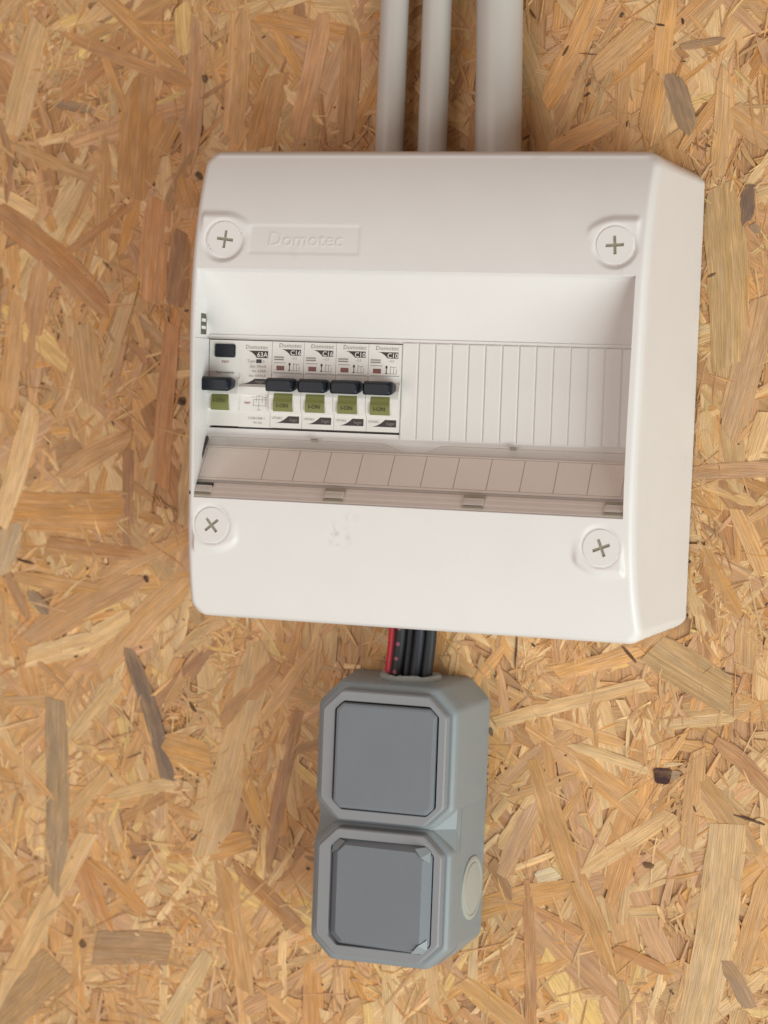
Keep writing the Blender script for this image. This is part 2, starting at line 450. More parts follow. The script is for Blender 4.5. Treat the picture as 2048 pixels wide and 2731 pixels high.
# ---------------------------------------------------------------- strand board wall
def osb_material():
    m, nt, p = new_mat("pressed_wood_strands")
    L = nt.links.new
    at = nt.nodes.new("ShaderNodeAttribute"); at.attribute_name = "tone"
    gr = nt.nodes.new("ShaderNodeAttribute"); gr.attribute_name = "grain"      # along, across, seed (mm)
    def noise(scale_vec, detail=4, rough=.6, dist=0.0):
        mp = nt.nodes.new("ShaderNodeVectorMath"); mp.operation = 'MULTIPLY'
        mp.inputs[1].default_value = scale_vec
        L(gr.outputs["Vector"], mp.inputs[0])
        n = nt.nodes.new("ShaderNodeTexNoise"); n.inputs["Scale"].default_value = 1
        n.inputs["Detail"].default_value = detail; n.inputs["Roughness"].default_value = rough
        n.inputs["Distortion"].default_value = dist
        L(mp.outputs[0], n.inputs["Vector"]); return n.outputs["Fac"]
    def rng(sock, a, b, c, d):
        r_ = nt.nodes.new("ShaderNodeMapRange")
        for i, v in enumerate((a, b, c, d)): r_.inputs[i + 1].default_value = v
        L(sock, r_.inputs[0]); return r_.outputs[0]
    def math_(op, a, b):
        n = nt.nodes.new("ShaderNodeMath"); n.operation = op
        for i, x in enumerate((a, b)):
            if isinstance(x, float): n.inputs[i].default_value = x
            else: L(x, n.inputs[i])
        return n.outputs[0]
    fine = noise((.03, 1.5, 1), 6, .72, .3)
    rings = noise((.018, .55, 1), 2, .5, .5)
    blotch = noise((.06, .12, 1), 3, .5)
    ringw = nt.nodes.new("ShaderNodeMath"); ringw.operation = 'PINGPONG'
    L(math_('MULTIPLY', rings, 7.0), ringw.inputs[0]); ringw.inputs[1].default_value = 0.5
    f1 = rng(fine, .32, .68, .75, 1.15)
    f2 = rng(ringw.outputs[0], 0, .5, .82, 1.09)
    f3 = rng(blotch, .3, .7, .88, 1.1)
    k = math_('MULTIPLY', math_('MULTIPLY', f1, f2), f3)
    # weathered strands show patches of clean wood
    bl = nt.nodes.new("ShaderNodeMix"); bl.data_type = 'RGBA'
    L(rng(noise((.05, .16, 2.3), 4, .6), .42, .66, 0.0, .38), bl.inputs["Factor"])
    L(at.outputs["Color"], bl.inputs["A"]); bl.inputs["B"].default_value = (.64, .38, .18, 1)
    sc = nt.nodes.new("ShaderNodeVectorMath"); sc.operation = 'SCALE'
    L(bl.outputs["Result"], sc.inputs[0]); L(k, sc.inputs["Scale"])
    # resin / heartwood shift: some streaks run more orange
    hs = nt.nodes.new("ShaderNodeHueSaturation")
    L(sc.outputs[0], hs.inputs["Color"])
    L(rng(noise((.03, .3, 1.7), 3), .35, .65, 1.06, .94), hs.inputs["Saturation"])
    # pores: short dark dashes
    po = rng(noise((.25, 3.2, 1.3), 2, .5), .69, .76, 0, .45)
    mx = nt.nodes.new("ShaderNodeMix"); mx.data_type = 'RGBA'
    L(po, mx.inputs["Factor"]); L(hs.outputs[0], mx.inputs["A"]); mx.inputs["B"].default_value = (.16, .08, .03, 1)
    L(mx.outputs["Result"], p.inputs["Base Color"])
    p.inputs["Roughness"].default_value = 0.5
    p.inputs["Specular IOR Level"].default_value = 0.45
    b = nt.nodes.new("ShaderNodeBump"); b.inputs["Strength"].default_value = .9; b.inputs["Distance"].default_value = .00025
    L(math_('ADD', fine, ringw.outputs[0]), b.inputs["Height"])
    L(b.outputs["Normal"], p.inputs["Normal"])
    return m


M_osb = osb_material()
rnd = random.Random(41)


def srgb(r_, g, b):
    return tuple(((c / 255) / 12.92 if c / 255 <= .04045 else ((c / 255 + .055) / 1.055) ** 2.4) for c in (r_, g, b))


TONES = {
    't': (208, 160, 106), 'to': (206, 152, 92), 'to2': (210, 158, 98), 'tp': (206, 158, 114), 'tp2': (202, 158, 112), 'tb': (190, 142, 94),
    't2': (200, 160, 108), 'o': (202, 144, 82), 'o2': (200, 142, 90), 'ob': (186, 132, 82), 'y': (224, 186, 118), 'y2': (206, 150, 84),
    'p': (224, 184, 130), 'p2': (214, 174, 122), 'pg': (198, 168, 128), 'b': (168, 122, 82), 'rb': (180, 130, 88), 'g': (158, 128, 98),
    'g2': (172, 140, 102), 'g3': (166, 132, 96), 'gt': (178, 138, 92), 'gt2': (198, 158, 108), 'dg': (130, 104, 82), 'dg2': (116, 90, 72),
    'd': (66, 38, 24), 'd2': (96, 62, 40), 'kn': (66, 34, 30), 'w': (222, 196, 154),
}
TONES = {k: srgb(*((v[0] + 8, v[1] + 8, v[2] + 9) if k not in ('d', 'd2', 'kn') else v)) for k, v in TONES.items()}
MIX = ['t'] * 9 + ['to'] * 8 + ['tp'] * 6 + ['tb'] * 5 + ['t2'] * 4 + ['o'] + ['ob'] * 2 + ['y2'] + ['p'] * 7 + ['y'] * 2 + ['b'] + ['p2'] * 3 + ['gt2'] + ['to2'] * 3


def strand_geo(path, width, tone, t0, t1, y, tiltw=0.0, tiltl=0.0, thick=0.5, seg=6, rag=0.12, seed=None):
    """one wood strand lying on the board: a ribbon with ragged sides, its own thickness and slight warp"""
    rr = random.Random(seed if seed is not None else rnd.random())
    P_ = [Vector(p) for p in path]
    Ls = [0]
    for a, b in zip(P_, P_[1:]): Ls.append(Ls[-1] + (b - a).length)
    tot_ = Ls[-1]
    v, g, f = [], [], []
    n = seg + 1
    sd = rr.random() * 500
    lim_ = min(width * .6, tot_ * .2)
    sk0, sk1 = rr.uniform(-.5, .5) * lim_, rr.uniform(-.5, .5) * lim_
    bow = rr.uniform(-.02, .02) * tot_
    for i in range(n):
        t = i / seg; d = t * tot_
        k = 0
        while k < len(Ls) - 2 and d > Ls[k + 1]: k += 1
        q = (d - Ls[k]) / max(1e-6, Ls[k + 1] - Ls[k])
        c = P_[k].lerp(P_[k + 1], q)
        dr = (P_[k + 1] - P_[k]).normalized(); nrm = Vector((-dr.y, dr.x))
        e = min(1, t * 5); e2 = min(1, (1 - t) * 5)
        w = width / 2 * (t0 + (1 - t0) * e ** .7) * (t1 + (1 - t1) * e2 ** .7)
        wl = w * (1 + rr.uniform(-rag, rag)); wr = w * (1 + rr.uniform(-rag, rag))
        sh = sk0 * (1 - e) * 1.0
        sh2 = sk1 * (1 - e2) * 1.0
        off = bow * math.sin(math.pi * t)
        yy = y + tiltl * (t - .5) + rr.uniform(-.03, .03)
        for s_, ww in ((1, wl), (-1, wr)):
            dd = s_ * (sh + sh2)
            pt = c + nrm * (s_ * ww + off) + dr * dd
            ye = yy + s_ * tiltw
            v.append((pt.x, ye, pt.y)); g.append((d, s_ * ww, sd))
        # crown line in the middle
        pt = c + nrm * ((wl - wr) / 2 + off)
        v.append((pt.x, yy - min(.22, width * .015) , pt.y)); g.append((d, (wl - wr) / 2, sd))
        for s_, ww in ((1, wl), (-1, wr)):
            dd = s_ * (sh + sh2)
            pt = c + nrm * (s_ * (ww + .08) + off) + dr * dd
            v.append((pt.x, yy + s_ * tiltw + thick, pt.y)); g.append((d, s_ * ww, sd))
    for i in range(seg):
        a = i * 5; b = a + 5
        f += [(a, b, b + 2, a + 2), (a + 2, b + 2, b + 1, a + 1), (a + 3, b + 3, b, a), (a + 1, b + 1, b + 4, a + 4)]
    e = seg * 5
    f += [(3, 0, 2, 1, 4), (e + 4, e + 1, e + 2, e, e + 3)]
    kk = rr.uniform(.86, 1.12)
    col = tuple(max(.005, c * kk) for c in tone)
    hshift = rr.uniform(-.045, .04)
    col = (col[0], col[1] * (1 + hshift), col[2] * (1 + 2 * hshift), 1)
    return v, f, g, [col] * len(v)


def put_strands(name, geos, parent, kind=None):
    V, F, G, C = [], [], [], []
    for v, f, g, c in geos:
        n = len(V)
        V += v; G += g; C += c
        F += [tuple(i + n for i in q) for q in f]
    arr = np.array(V)
    lo = arr.min(0); hi = arr.max(0)
    o = link_mesh(name, arr, F, M_osb, parent, None, ((lo[0] + hi[0]) / 2, 0, lo[2]))
    me = o.data
    a = me.attributes.new("grain", 'FLOAT_VECTOR', 'POINT'); a.data.foreach_set("vector", np.array(G, dtype=np.float32).ravel())
    a = me.attributes.new("tone", 'FLOAT_COLOR', 'POINT'); a.data.foreach_set("color", np.array(C, dtype=np.float32).ravel())
    if kind: o["kind"] = kind
    return o


wall = empty("wall", (0, 0, -480), kind='structure')
WX0, WX1, WZ0, WZ1 = -470, 420, -500, 400


def board_geo():
    v = []; g = []; f = []
    v = [(WX0, 1.2, WZ0), (WX1, 1.2, WZ0), (WX1, 1.2, WZ1), (WX0, 1.2, WZ1), (WX0, 13, WZ0), (WX1, 13, WZ0), (WX1, 13, WZ1), (WX0, 13, WZ1)]
    f = [(0, 1, 2, 3), (7, 6, 5, 4), (0, 4, 5, 1), (1, 5, 6, 2), (2, 6, 7, 3), (3, 7, 4, 0)]
    g = [(a[2], a[0], 3.0) for a in v]
    return v, f, g, [TONES['tb'] + (1,)] * 8


put_strands("board_core", [board_geo()], wall)


def ang():
    # strands lie every way but more of them run near the vertical
    a = rnd.gauss(90, 38) if rnd.random() < .62 else rnd.uniform(0, 180)
    return math.radians(a)


def rand_strand(Lr, Wr, yr, seg, rag=.12, a=None, pos=None, tone=None, tilt=.18, taper=(.15, 1), thick=.5):
    L_ = rnd.uniform(*Lr); W_ = rnd.uniform(*Wr)
    a = ang() if a is None else a
    x = rnd.uniform(WX0 + 20, WX1 - 20) if pos is None else pos[0]
    z = rnd.uniform(WZ0 + 20, WZ1 - 20) if pos is None else pos[1]
    dx, dz = math.cos(a) * L_ / 2, math.sin(a) * L_ / 2
    pts = [(x - dx, z - dz), (x + dx, z + dz)]
    t = TONES[rnd.choice(MIX)] if tone is None else tone
    return strand_geo(pts, W_, t, rnd.uniform(*taper), rnd.uniform(*taper), rnd.uniform(*yr), rnd.uniform(-tilt, tilt), rnd.uniform(-tilt, tilt) * 2, thick, seg, rag), (x, z, L_ * W_)


base_l = []
for i in range(1100):                                    # deepest layer: closes the surface
    base_l.append(rand_strand((50, 120), (10, 26), (.15, .9), 6)[0])
for i in range(4300):
    base_l.append(rand_strand((14, 50), (1.6, 7), (-.12, .45), 5, .2)[0])

# messy nests of fine slivers between the calm strands
nests = [(rnd.uniform(WX0, WX1), rnd.uniform(WZ0, WZ1), rnd.uniform(10, 30), rnd.uniform(0, math.pi)) for _ in range(185)]
fine_l = []
for (nx, nz, rad, na) in nests:
    cnt = int(rad * rad * .13) + 10
    for i in range(cnt):
        r_ = rad * math.sqrt(rnd.random()); th = rnd.uniform(0, 2 * math.pi)
        p_ = (nx + r_ * math.cos(th) * .8, nz + r_ * math.sin(th) * 1.2)
        fine_l.append(rand_strand((3, 16), (.5, 2.6), (-.35, .25), 3, .2, na + rnd.gauss(0, .55), p_, None, .22, (.05, .8))[0])
for i in range(5000):                                    # stray slivers everywhere
    fine_l.append(rand_strand((4, 26), (.35, 2.0), (-.34, .2), 4, .2, None, None, None, .12, (.02, .6))[0])
for i in range(900):
    fine_l.append(rand_strand((6, 34), (.3, 1.3), (-.46, -.30), 5, .2, None, None, None, .06, (.02, .4), .35)[0])
for i in range(420):                                     # bark flecks and little pits
    tn = TONES[rnd.choice(['d', 'd', 'd2', 'kn'])]
    fine_l.append(rand_strand((.8, 3.2), (.4, 1.5), (-.40, -.30), 3, .25, None, None, tn, .02, (.3, .8))[0])
for i in range(70):
    fine_l.append(rand_strand((4, 11), (.4, .9), (-.40, -.30), 3, .2, None, None, TONES[rnd.choice(['d2', 'b', 'd'])], .02, (.1, .6))[0])

# the large top strands one can tell apart: each an object
top = []
for i, (pts, w, t, a, b) in enumerate(HAND):
    small = w < 2.5
    y = -.50 if small or t in ('kn', 'd', 'd2') else rnd.uniform(-.34, -.20)
    ln = sum((Vector(q) - Vector(p)).length for p, q in zip(pts, pts[1:]))
    sg = 3 if small else 10 if len(pts) > 2 else 7
    top.append(strand_geo(pts, max(w, .6), TONES[t], a, b, y, 0 if small else rnd.uniform(-.06, .06), 0, .5, sg, .05, seed=i))
cand = []
for i in range(460):
    g_, info = rand_strand((26, 88), (3.5, 13), (-.22, 0.06), 7, .14, tilt=.16)
    cand.append((info, g_))
inview = [c for c in cand if -270 < c[0][0] < 185 and -345 < c[0][1] < 235]
inview.sort(key=lambda c: -c[0][2])
keep = inview[:300 - len(top)]
kid = {id(c[1]) for c in keep}
base_l += [c[1] for c in cand if id(c[1]) not in kid]
for g_ in top + [c[1] for c in keep]:
    put_strands("wood_strand", [g_], wall)
put_strands("wood_strands", base_l, wall, 'stuff')
put_strands("wood_slivers", fine_l, wall, 'stuff')


# ---------------------------------------------------------------- conduits
def conduit(name, x0, x1, r_, y, label):
    # x0 at z = 144, x1 at z = 234; both ends well past the frame and into the enclosure
    t = empty(name, ((x0), y, 132), label, "conduit", "conduits running up from the enclosure")
    sl = (x1 - x0) / 90
    zs = [132, 150, 200, 260, 330, 398]
    outer = MB()
    pts = [(x0 + sl * (z - 144), y, z) for z in zs]
    outer.tube(pts, r_, 40, False)
    inn = [(p[0], p[1], p[2]) for p in pts]
    outer.tube(list(reversed(inn)), r_ - 1.2, 40, False)
    outer.build("tube", M_pipe, t, 40)
    # clip that holds it to the wall, above the frame
    m_ = MB()
    zc = 330; xc = x0 + sl * (zc - 144)
    rows = []
    for zz in (zc - 6, zc + 6):
        rows.append([(xc + (r_ + 2) * math.cos(a), y + (r_ + 2) * math.sin(a) * 1.0, zz) for a in [math.radians(k * 10 - 50) for k in range(0, 29)]])
    m_2 = MB()
    n = len(rows[0])
    for zz in (zc - 6, zc + 6):
        for rad in (r_ + .2, r_ + 2.2):
            for k in range(n):
                a = math.radians(130 + k * 280 / (n - 1))
                m_2.v.append((xc + rad * math.cos(a), y + rad * math.sin(a), zz))
    for k in range(n - 1):
        a, b, c, d = k, n + k, 2 * n + k, 3 * n + k
        m_2.f += [(b, b + 1, d + 1, d), (a, c, c + 1, a + 1), (a, a + 1, b + 1, b), (c, d, d + 1, c + 1)]
    m_2.f += [(0, n, 3 * n, 2 * n), (n - 1, 3 * n - 1, 4 * n - 1, 2 * n - 1)]
    m_2.build("clip", M_pipe, t, 40)
    m_3 = MB(); m_3.box(xc - 5, xc + 5, y + r_ + 1, -.2, zc - 6, zc + 6, 0); m_3.build("clip_base", M_pipe, t)
    return t


conduit("conduit", -35.8, -35.4, 7.6, -12, "narrow light grey conduit pipe, leftmost of the three above the white enclosure")
conduit("conduit", -11.8, -11.9, 7.8, -12, "narrow light grey conduit pipe between the other narrow pipe and the thick one")
conduit("conduit", 25.2, 22.6, 12.3, -14, "thick grey conduit pipe, rightmost and widest of the three above the enclosure")


# ---------------------------------------------------------------- white enclosure
CX, CZ = 2.5, 24.8
HX, HZ, RC = 114.0, 117.2, 5.0


def ss(a, b, x):
    t = np.clip((x - a) / (b - a), 0, 1)
    return t * t * (3 - 2 * t)


def face_y(z):
    t = np.abs(z - 26.0) / 119.0
    return -(92.0 - 15.5 * t ** 4)


SCREWS = [(-98.3, 99.2, -7), (103.0, 98.8, 4), (-100.5, -47.3, 40), (102.6, -48.0, 22)]
RX0, RX1 = -110.6, 113.9


def recess_prof(z):
    """depth profile of the recess: y against z"""
    zs = [-33.2, -32.9, -3.0, -0.6, -0.2, 50.2, 51.0, 52.6, 58, 66, 75, 80.5, 83.2, 84.2]
    ys = [face_y(-33.2), -89.2, -66.4, -65.6, -65.0, -65.0, -65.4, -66.6, -69.6, -74.4, -80.4, -84.6, -87.2, face_y(84.2)]
    return np.interp(z, zs, ys)


def cover_y(x, z):
    y = face_y(z)
    # flat raised pads round the four screws
    for i, (sx, sz, _) in enumerate(SCREWS):
        left = sx < CX; topp = sz > CZ
        yb = face_y(sz + 3 if topp else sz + 3) - 0.15
        ex = ss(15.5, 11.5, (x - sx) if left else (sx - x))
        dz = (z - sz) if topp else (sz - z)
        dx = np.maximum(0, ((x - sx) if left else (sx - x)))
        lim = 13.0 - 0.018 * dx ** 2 * 1.6
        ez = ss(lim + 2.0, lim - 2.2, dz)
        w = ex * ez
        xo = ss(RX0 - 1.0, RX0 + 1.2, x) if left else ss(RX1 + 1.0, RX1 - 1.2, x)
        w = w * xo * ((z > CZ) if topp else (z < CZ))
        y = y + (np.minimum(y, yb) - y) * w
        # ring groove round the screw head
        rr = np.hypot(x - sx, z - sz)
        flat = ss(12.0, 10.2, rr)
        y = y + (yb - y) * flat
        y = y + 0.5 * np.exp(-((rr - 9.5) / .5) ** 2)
        y = np.where(rr < 7.4, yb + 3.0, y)
    # name plate: shallow sunk panel
    px = ss(-84.9, -84.1, x) * ss(-25.9, -26.7, x); pz = ss(91.8, 92.5, z) * ss(107.0, 106.3, z)
    y = y + 0.24 * px * pz
    # long recess
    rec = recess_prof(z)
    m = (x > RX0) & (x < RX1) & (z > -33.2) & (z < 84.2)
    d = np.where(m, rec - y, 0)
    # slightly rounded lip left and right
    y = np.where(m, np.maximum(y, rec), y)
    pocket = (x > -114.2) & (x < -8.6) & (z > 2.5) & (z < 48.8)
    y = np.where(pocket & m, -52.0, y)
    # hollows for the hinge knuckles in the foot of the slope
    return y


def cover():
    # param coordinates: inside |u|<HX, beyond that the edge rounding and the side walls
    def axis(H, extra):
        a = list(np.arange(-H + RC, H - RC + .01, 0.75))
        return np.array(sorted(set([round(float(q), 3) for q in a] + extra)))
    e_out = [0, .5, 1, 1.6, 2.3, 3.0, 4.0, 5.0]                      # 0..5 inside the corner radius (flat)
    E = [0.6, 1.2, 1.9, 2.6, 3.4, 4.2, 5.2, 6.2, 9, 14, 20, 27]      # beyond: fillet then side
    xs_in = axis(HX, [])
    zs_in = axis(HZ, [])
    ins = np.array([.5, 1, 1.6, 2.3, 3.0, 4.0, 5.0])
    ext = np.concatenate([ins, RC + np.array(E)])
    U = np.concatenate([-(HX - RC) - ext[::-1], xs_in, (HX - RC) + ext])
    W = np.concatenate([-(HZ - RC) - ext[::-1], zs_in, (HZ - RC) + ext])
    # crisp lines at the recess edges
    def crisp(A, c0, vals):
        for v_ in vals:
            for dlt in (-.12, .12):
                A = np.append(A, v_ - c0 + dlt)
        A = np.sort(A)
        keep_ = [A[0]]
        for q in A[1:]:
            if q - keep_[-1] > .1: keep_.append(q)
        return np.array(keep_)
    U = crisp(U, CX, [RX0, RX1, -8.6])
    W = crisp(W, CZ, [-33.2, 84.2, 2.5, 48.8])
    u, w = np.meshgrid(U, W, indexing='ij')
    a = np.maximum(0, np.abs(u) - (HX - RC)); b = np.maximum(0, np.abs(w) - (HZ - RC))
    m = np.maximum(a, b); mm = np.where(m > 0, m, 1)
    an, bn = a / mm, b / mm
    dx = an * np.sqrt(np.maximum(0, 1 - bn ** 2 / 2)); dz = bn * np.sqrt(np.maximum(0, 1 - an ** 2 / 2))
    nrm = np.hypot(dx, dz); nrm = np.where(nrm > 0, nrm, 1); dx /= nrm; dz /= nrm
    e = np.maximum(0, m - RC)
    # fillet (param 0..6.2) and side (6.2..27)
    fo = np.interp(e, [0, .6, 1.2, 1.9, 2.6, 3.4, 4.2, 5.2, 6.2], [0, .6, 1.15, 1.75, 2.3, 2.85, 3.3, 3.7, 3.95])
    fd = np.interp(e, [0, .6, 1.2, 1.9, 2.6, 3.4, 4.2, 5.2, 6.2], [0, .12, .4, .9, 1.6, 2.6, 3.8, 5.4, 7.2])
    q = np.clip((e - 6.2) / (27 - 6.2), 0, 1)
    rad = np.minimum(m, RC) + fo
    x = CX + np.sign(u) * (np.minimum(np.abs(u), HX - RC) + dx * rad + dx * 12.2 * q)
    z = CZ + np.sign(w) * (np.minimum(np.abs(w), HZ - RC) + dz * rad + dz * 0.6 * q)
    xin = np.clip(x, CX - HX, CX + HX); zin = np.clip(z, CZ - HZ, CZ + HZ)
    y = cover_y(np.where(e > 0, xin, x), np.where(e > 0, zin, z)) + fd
    y = y * (1 - q) + (-1.2) * q
    # the flanks lean in towards the front, so the box is wider where its face falls back
    x = CX + (x - CX) * (1 + 0.018 * np.clip(np.abs(z - 26) / 119, 0, 1) ** 4 * (1 - q))
    # the long edges are not quite straight
    inrec = (x > RX0 - .3)
    pl = np.polyfit([146, 115, 84, 40, -10, -33, -70, -96], [2.2, .2, -1.7, -1.0, 0, .1, .3, .6], 5)
    pr = np.polyfit([146, 115, 84, 40, -10, -33, -70, -96], [0, 0, 0, -.4, -1.2, -1.5, -.4, .5], 4)
    x = x + np.polyval(pl, z) * ss(-70, -109, x) * (1 - q) + np.polyval(pr, z) * ss(80, 113, x) * (1 - q)
    # the left recess wall leans outward with depth
    depth = np.clip((y + 90) / 25, 0, 1)
    x = x - 3.3 * depth * ss(-104, -109.5, x) * (e <= 0) * inrec * (z > -33) * (z < 84)
    nU, nW = len(U), len(W)
    V = np.stack([x, y, z], -1).reshape(-1, 3)
    idx = np.arange(nU * nW).reshape(nU, nW)
    F = np.stack([idx[:-1, :-1], idx[1:, :-1], idx[1:, 1:], idx[:-1, 1:]], -1).reshape(-1, 4)
    return V, F.tolist()


unit = empty("consumer_unit", (CX, -1, -96), "white plastic electrical distribution enclosure with sunken row of breakers on the strand board",
             "fuse box")
V, F = cover()
link_mesh("cover", V, F, M_white, unit, 38, (CX, 0, CZ))
MB().box(CX - 124, CX + 124, -.2, -3.0, CZ - 115, CZ + 115).build("base_plate", M_white, unit)

# screw heads with cross slots
for sx, sz, rot in SCREWS:
    topp = sz > CZ
    yb = face_y(sz + 3 if topp else sz + 3) - 0.15
    R_ = 8.95; arm = 4.5; hw = .78
    h = MB()
    xs = [-arm, -hw, hw, arm]
    # disc front with a cross-shaped hole: outer ring to a square, then the four corner squares
    N = 48
    ca, sa = math.cos(math.radians(rot)), math.sin(math.radians(rot))
    def rp(a, b): return (sx + a * ca - b * sa, sz + a * sa + b * ca)
    yf = yb - .06
    cross = [(hw, -arm), (hw, -hw), (arm, -hw), (arm, hw), (hw, hw), (hw, arm), (-hw, arm), (-hw, hw), (-arm, hw), (-arm, -hw), (-hw, -hw), (-hw, -arm)]
    import mathutils
    circ = [(R_ * math.cos(2 * math.pi * k / N), R_ * math.sin(2 * math.pi * k / N)) for k in range(N)]
    tri = mathutils.geometry.delaunay_2d_cdt([Vector(p) for p in circ + cross], [(k, (k + 1) % N) for k in range(N)] + [(N + k, N + (k + 1) % 12) for k in range(12)], [], 0, 1e-6)
    pv, pf = tri[0], tri[2]
    n0 = len(h.v)
    h.v += [(rp(p.x, p.y)[0], yf, rp(p.x, p.y)[1]) for p in pv]
    for q in pf:
        c = sum((pv[i] for i in q), Vector((0, 0))) / len(q)
        if (abs(c.x) < hw and abs(c.y) < arm) or (abs(c.y) < hw and abs(c.x) < arm): continue
        h.f.append(tuple(n0 + i for i in q))
    h.ring([[(rp(*p)[0], yf + .9, rp(*p)[1]) for p in circ], [(rp(*p)[0], yf, rp(*p)[1]) for p in circ]])
    h.ring([[(rp(*p)[0], yf, rp(*p)[1]) for p in cross], [(rp(*p)[0], yf + 1.3, rp(*p)[1]) for p in cross]])
    head = h.build("screw_cover", M_white, unit)
    cm = MB(); cm.prism([rp(a * 1.02, b * 1.02) for a, b in cross], yf + .8, yf + 1.8)
    cm.build("cross_slot", M_slot, head)

# raised lettering on the name plate
tm = MB()
v_, f_ = text_geo("Domotec", 10.2, -75.2, 96.0, 0, shear=.12, bold=.012, thick=.22, width=39.5)
tm.add(v_, f_)
tm.xform(lambda p: Vector((p.x, p.y + face_y(p.z) + .26, p.z)))
tm.build("raised_lettering", M_white, unit)

# half-module blanking plates
for k in range(14):
    x0 = -8.75 + 8.75 * k
    h = MB()
    prof = [(x0 + .03, -65.1), (x0 + .03, -65.55), (x0 + .7, -66.15), (x0 + 7.9, -65.85), (x0 + 8.72, -65.45), (x0 + 8.72, -65.1)]
    rows = [[(a, b, zz) for a, b in prof] for zz in (.3, .9, 49.2, 49.8)]
    rows[0] = [(a, max(b, -65.4), .3) for a, b in prof]; rows[3] = [(a, max(b, -65.4), 49.8) for a, b in prof]
    base = h.ring(rows)
    h.f += [tuple(base + j for j in range(6)), tuple(base + 18 + j for j in reversed(range(6)))]
    h.build("blanking_plate", M_plate, unit)

# ledge trim above the opening
MB().box(-113.6, 113.7, -65.1, -66.3, 50.4, 51.4, .2).build("opening_lip", M_white, unit)


def slope(x, t, off):
    """point on the label slope: t mm down the slope from its top edge, off mm proud of it"""
    L_ = math.hypot(30, 23)
    s_, c_ = 30 / L_, 23 / L_
    return (x, -66.8 - t * c_ - off * s_, -3.0 - t * s_ + off * c_)


def slope_box(m_, x0, x1, t0, t1, o0, o1):
    c = [slope(x, t, o) for o in (o0, o1) for (x, t) in ((x0, t1), (x1, t1), (x1, t0), (x0, t0))]
    m_.add(c, [(4, 5, 6, 7), (3, 2, 1, 0), (0, 1, 5, 4), (1, 2, 6, 5), (2, 3, 7, 6), (3, 0, 4, 7)])
    return m_


TL = math.hypot(30, 23)
b_ = slope_box(MB(), -112.6, 111.0, 5.2, 27.0, 0.15, .35).build("label_backing", M_paperline, unit)
xs = [-111.3, -77.0] + [-77.0 + 17.0 * k for k in range(1, 12)]
for a, b in zip(xs, xs[1:]):
    slope_box(MB(), a + .22, b - .22, 6.4, 25.4, .36, .46).build("label_field", M_paper, unit)
mar = MB()
slope_box(mar, -112.6, 111.0, 5.2, 6.05, .36, .46); slope_box(mar, -112.6, 111.0, 25.75, 27.0, .36, .46)
slope_box(mar, -112.6, -111.45, 6.05, 25.75, .36, .46); slope_box(mar, 110.1, 111.0, 6.05, 25.75, .36, .46)
mar.build("label_border", M_paper, unit)

# folded-down clear lid with a finger notch and hinge bar
lid = MB()
edge = [(-112.4, .6), (-20, .6), (-15.5, .9), (-11, 2.6), (-7, 4.6), (-3.5, 5.5), (4.5, 5.5), (8, 4.6), (11.5, 2.6), (15, .9), (19, .6), (112.8, .6)]
vv = []
for o in (1.0, 2.3):
    vv += [slope(x, t, o) for x, t in edge]
    vv += [slope(x, 29.6, o) for x, t in edge]
n = len(edge); ff = []
for k in range(n - 1):
    ff += [(k, k + 1, n + k + 1, n + k), (2 * n + k, 3 * n + k, 3 * n + k + 1, 2 * n + k + 1), (k, 2 * n + k, 2 * n + k + 1, k + 1), (n + k, n + k + 1, 3 * n + k + 1, 3 * n + k)]
ff += [(0, n, 3 * n, 2 * n), (n - 1, 3 * n - 1, 4 * n - 1, 2 * n - 1)][:0]
ff += [(0, n, 3 * n, 2 * n), (n - 1, 3 * n - 1, 4 * n - 1, 2 * n - 1)]
lid.add(vv, ff)
lid_o = lid.build("clear_lid", M_clear, unit)
ed = MB()
for (xa, ta), (xb, tb) in zip(edge, edge[1:]):
    c = [slope(x, t, o) for o in (2.32, 2.40) for x, t in ((xa, ta + .42), (xb, tb + .42), (xb, tb + .02), (xa, ta + .02))]
    ed.add(c, [(4, 5, 6, 7), (3, 2, 1, 0), (0, 1, 5, 4), (2, 3, 7, 6)])
ed.build("lid_edge", plastic("frosted_lid_edge", (.50, .43, .39), .5), lid_o)
rim = MB(); slope_box(rim, -112.3, 112.7, 30.0, 31.3, 1.0, 2.7); slope_box(rim, -112.3, 112.7, 33.2, 34.2, .8, 2.5)
slope_box(rim, -112.3, 112.7, 36.2, 37.2, .6, 2.0)
rim.build("hinge_bar", M_clear, lid_o)
# dark bed behind the hinge with four open knuckles
slope_box(MB(), -112.8, 113.2, 29.0, 37.6, .05, .5).build("hinge_bed", plastic("hinge_bed_plastic", (.72, .64, .60), .6), unit)
for a, b in ((-112.6, -101.8), (-40.6, -30.2), (32.0, 42.6), (103.0, 113.0)):
    slope_box(MB(), a, b, 29.6, 31.4, .55, 1.6).build("hinge_slot", M_slot if a > -60 else M_hole, unit)
    slope_box(MB(), a + .5, b - .4, 31.6, 35.4, .55, 1.9).build("hinge_knuckle", M_knuckle, unit)
    slope_box(MB(), a, b, 36.0, 37.3, .55, 1.5).build("hinge_slot", M_slot, unit)
for tx in (-53.5, 51.8):
    slope_box(MB(), tx - 1.8, tx + 1.8, -.3, .6, .9, 2.5).build("lid_catch", M_slot, unit)
slope_box(MB(), -112.9, -112.35, .5, 37.5, .2, 2.6).build("lid_end_strip", M_hole, unit)  # thin dark strip along the lid's left end

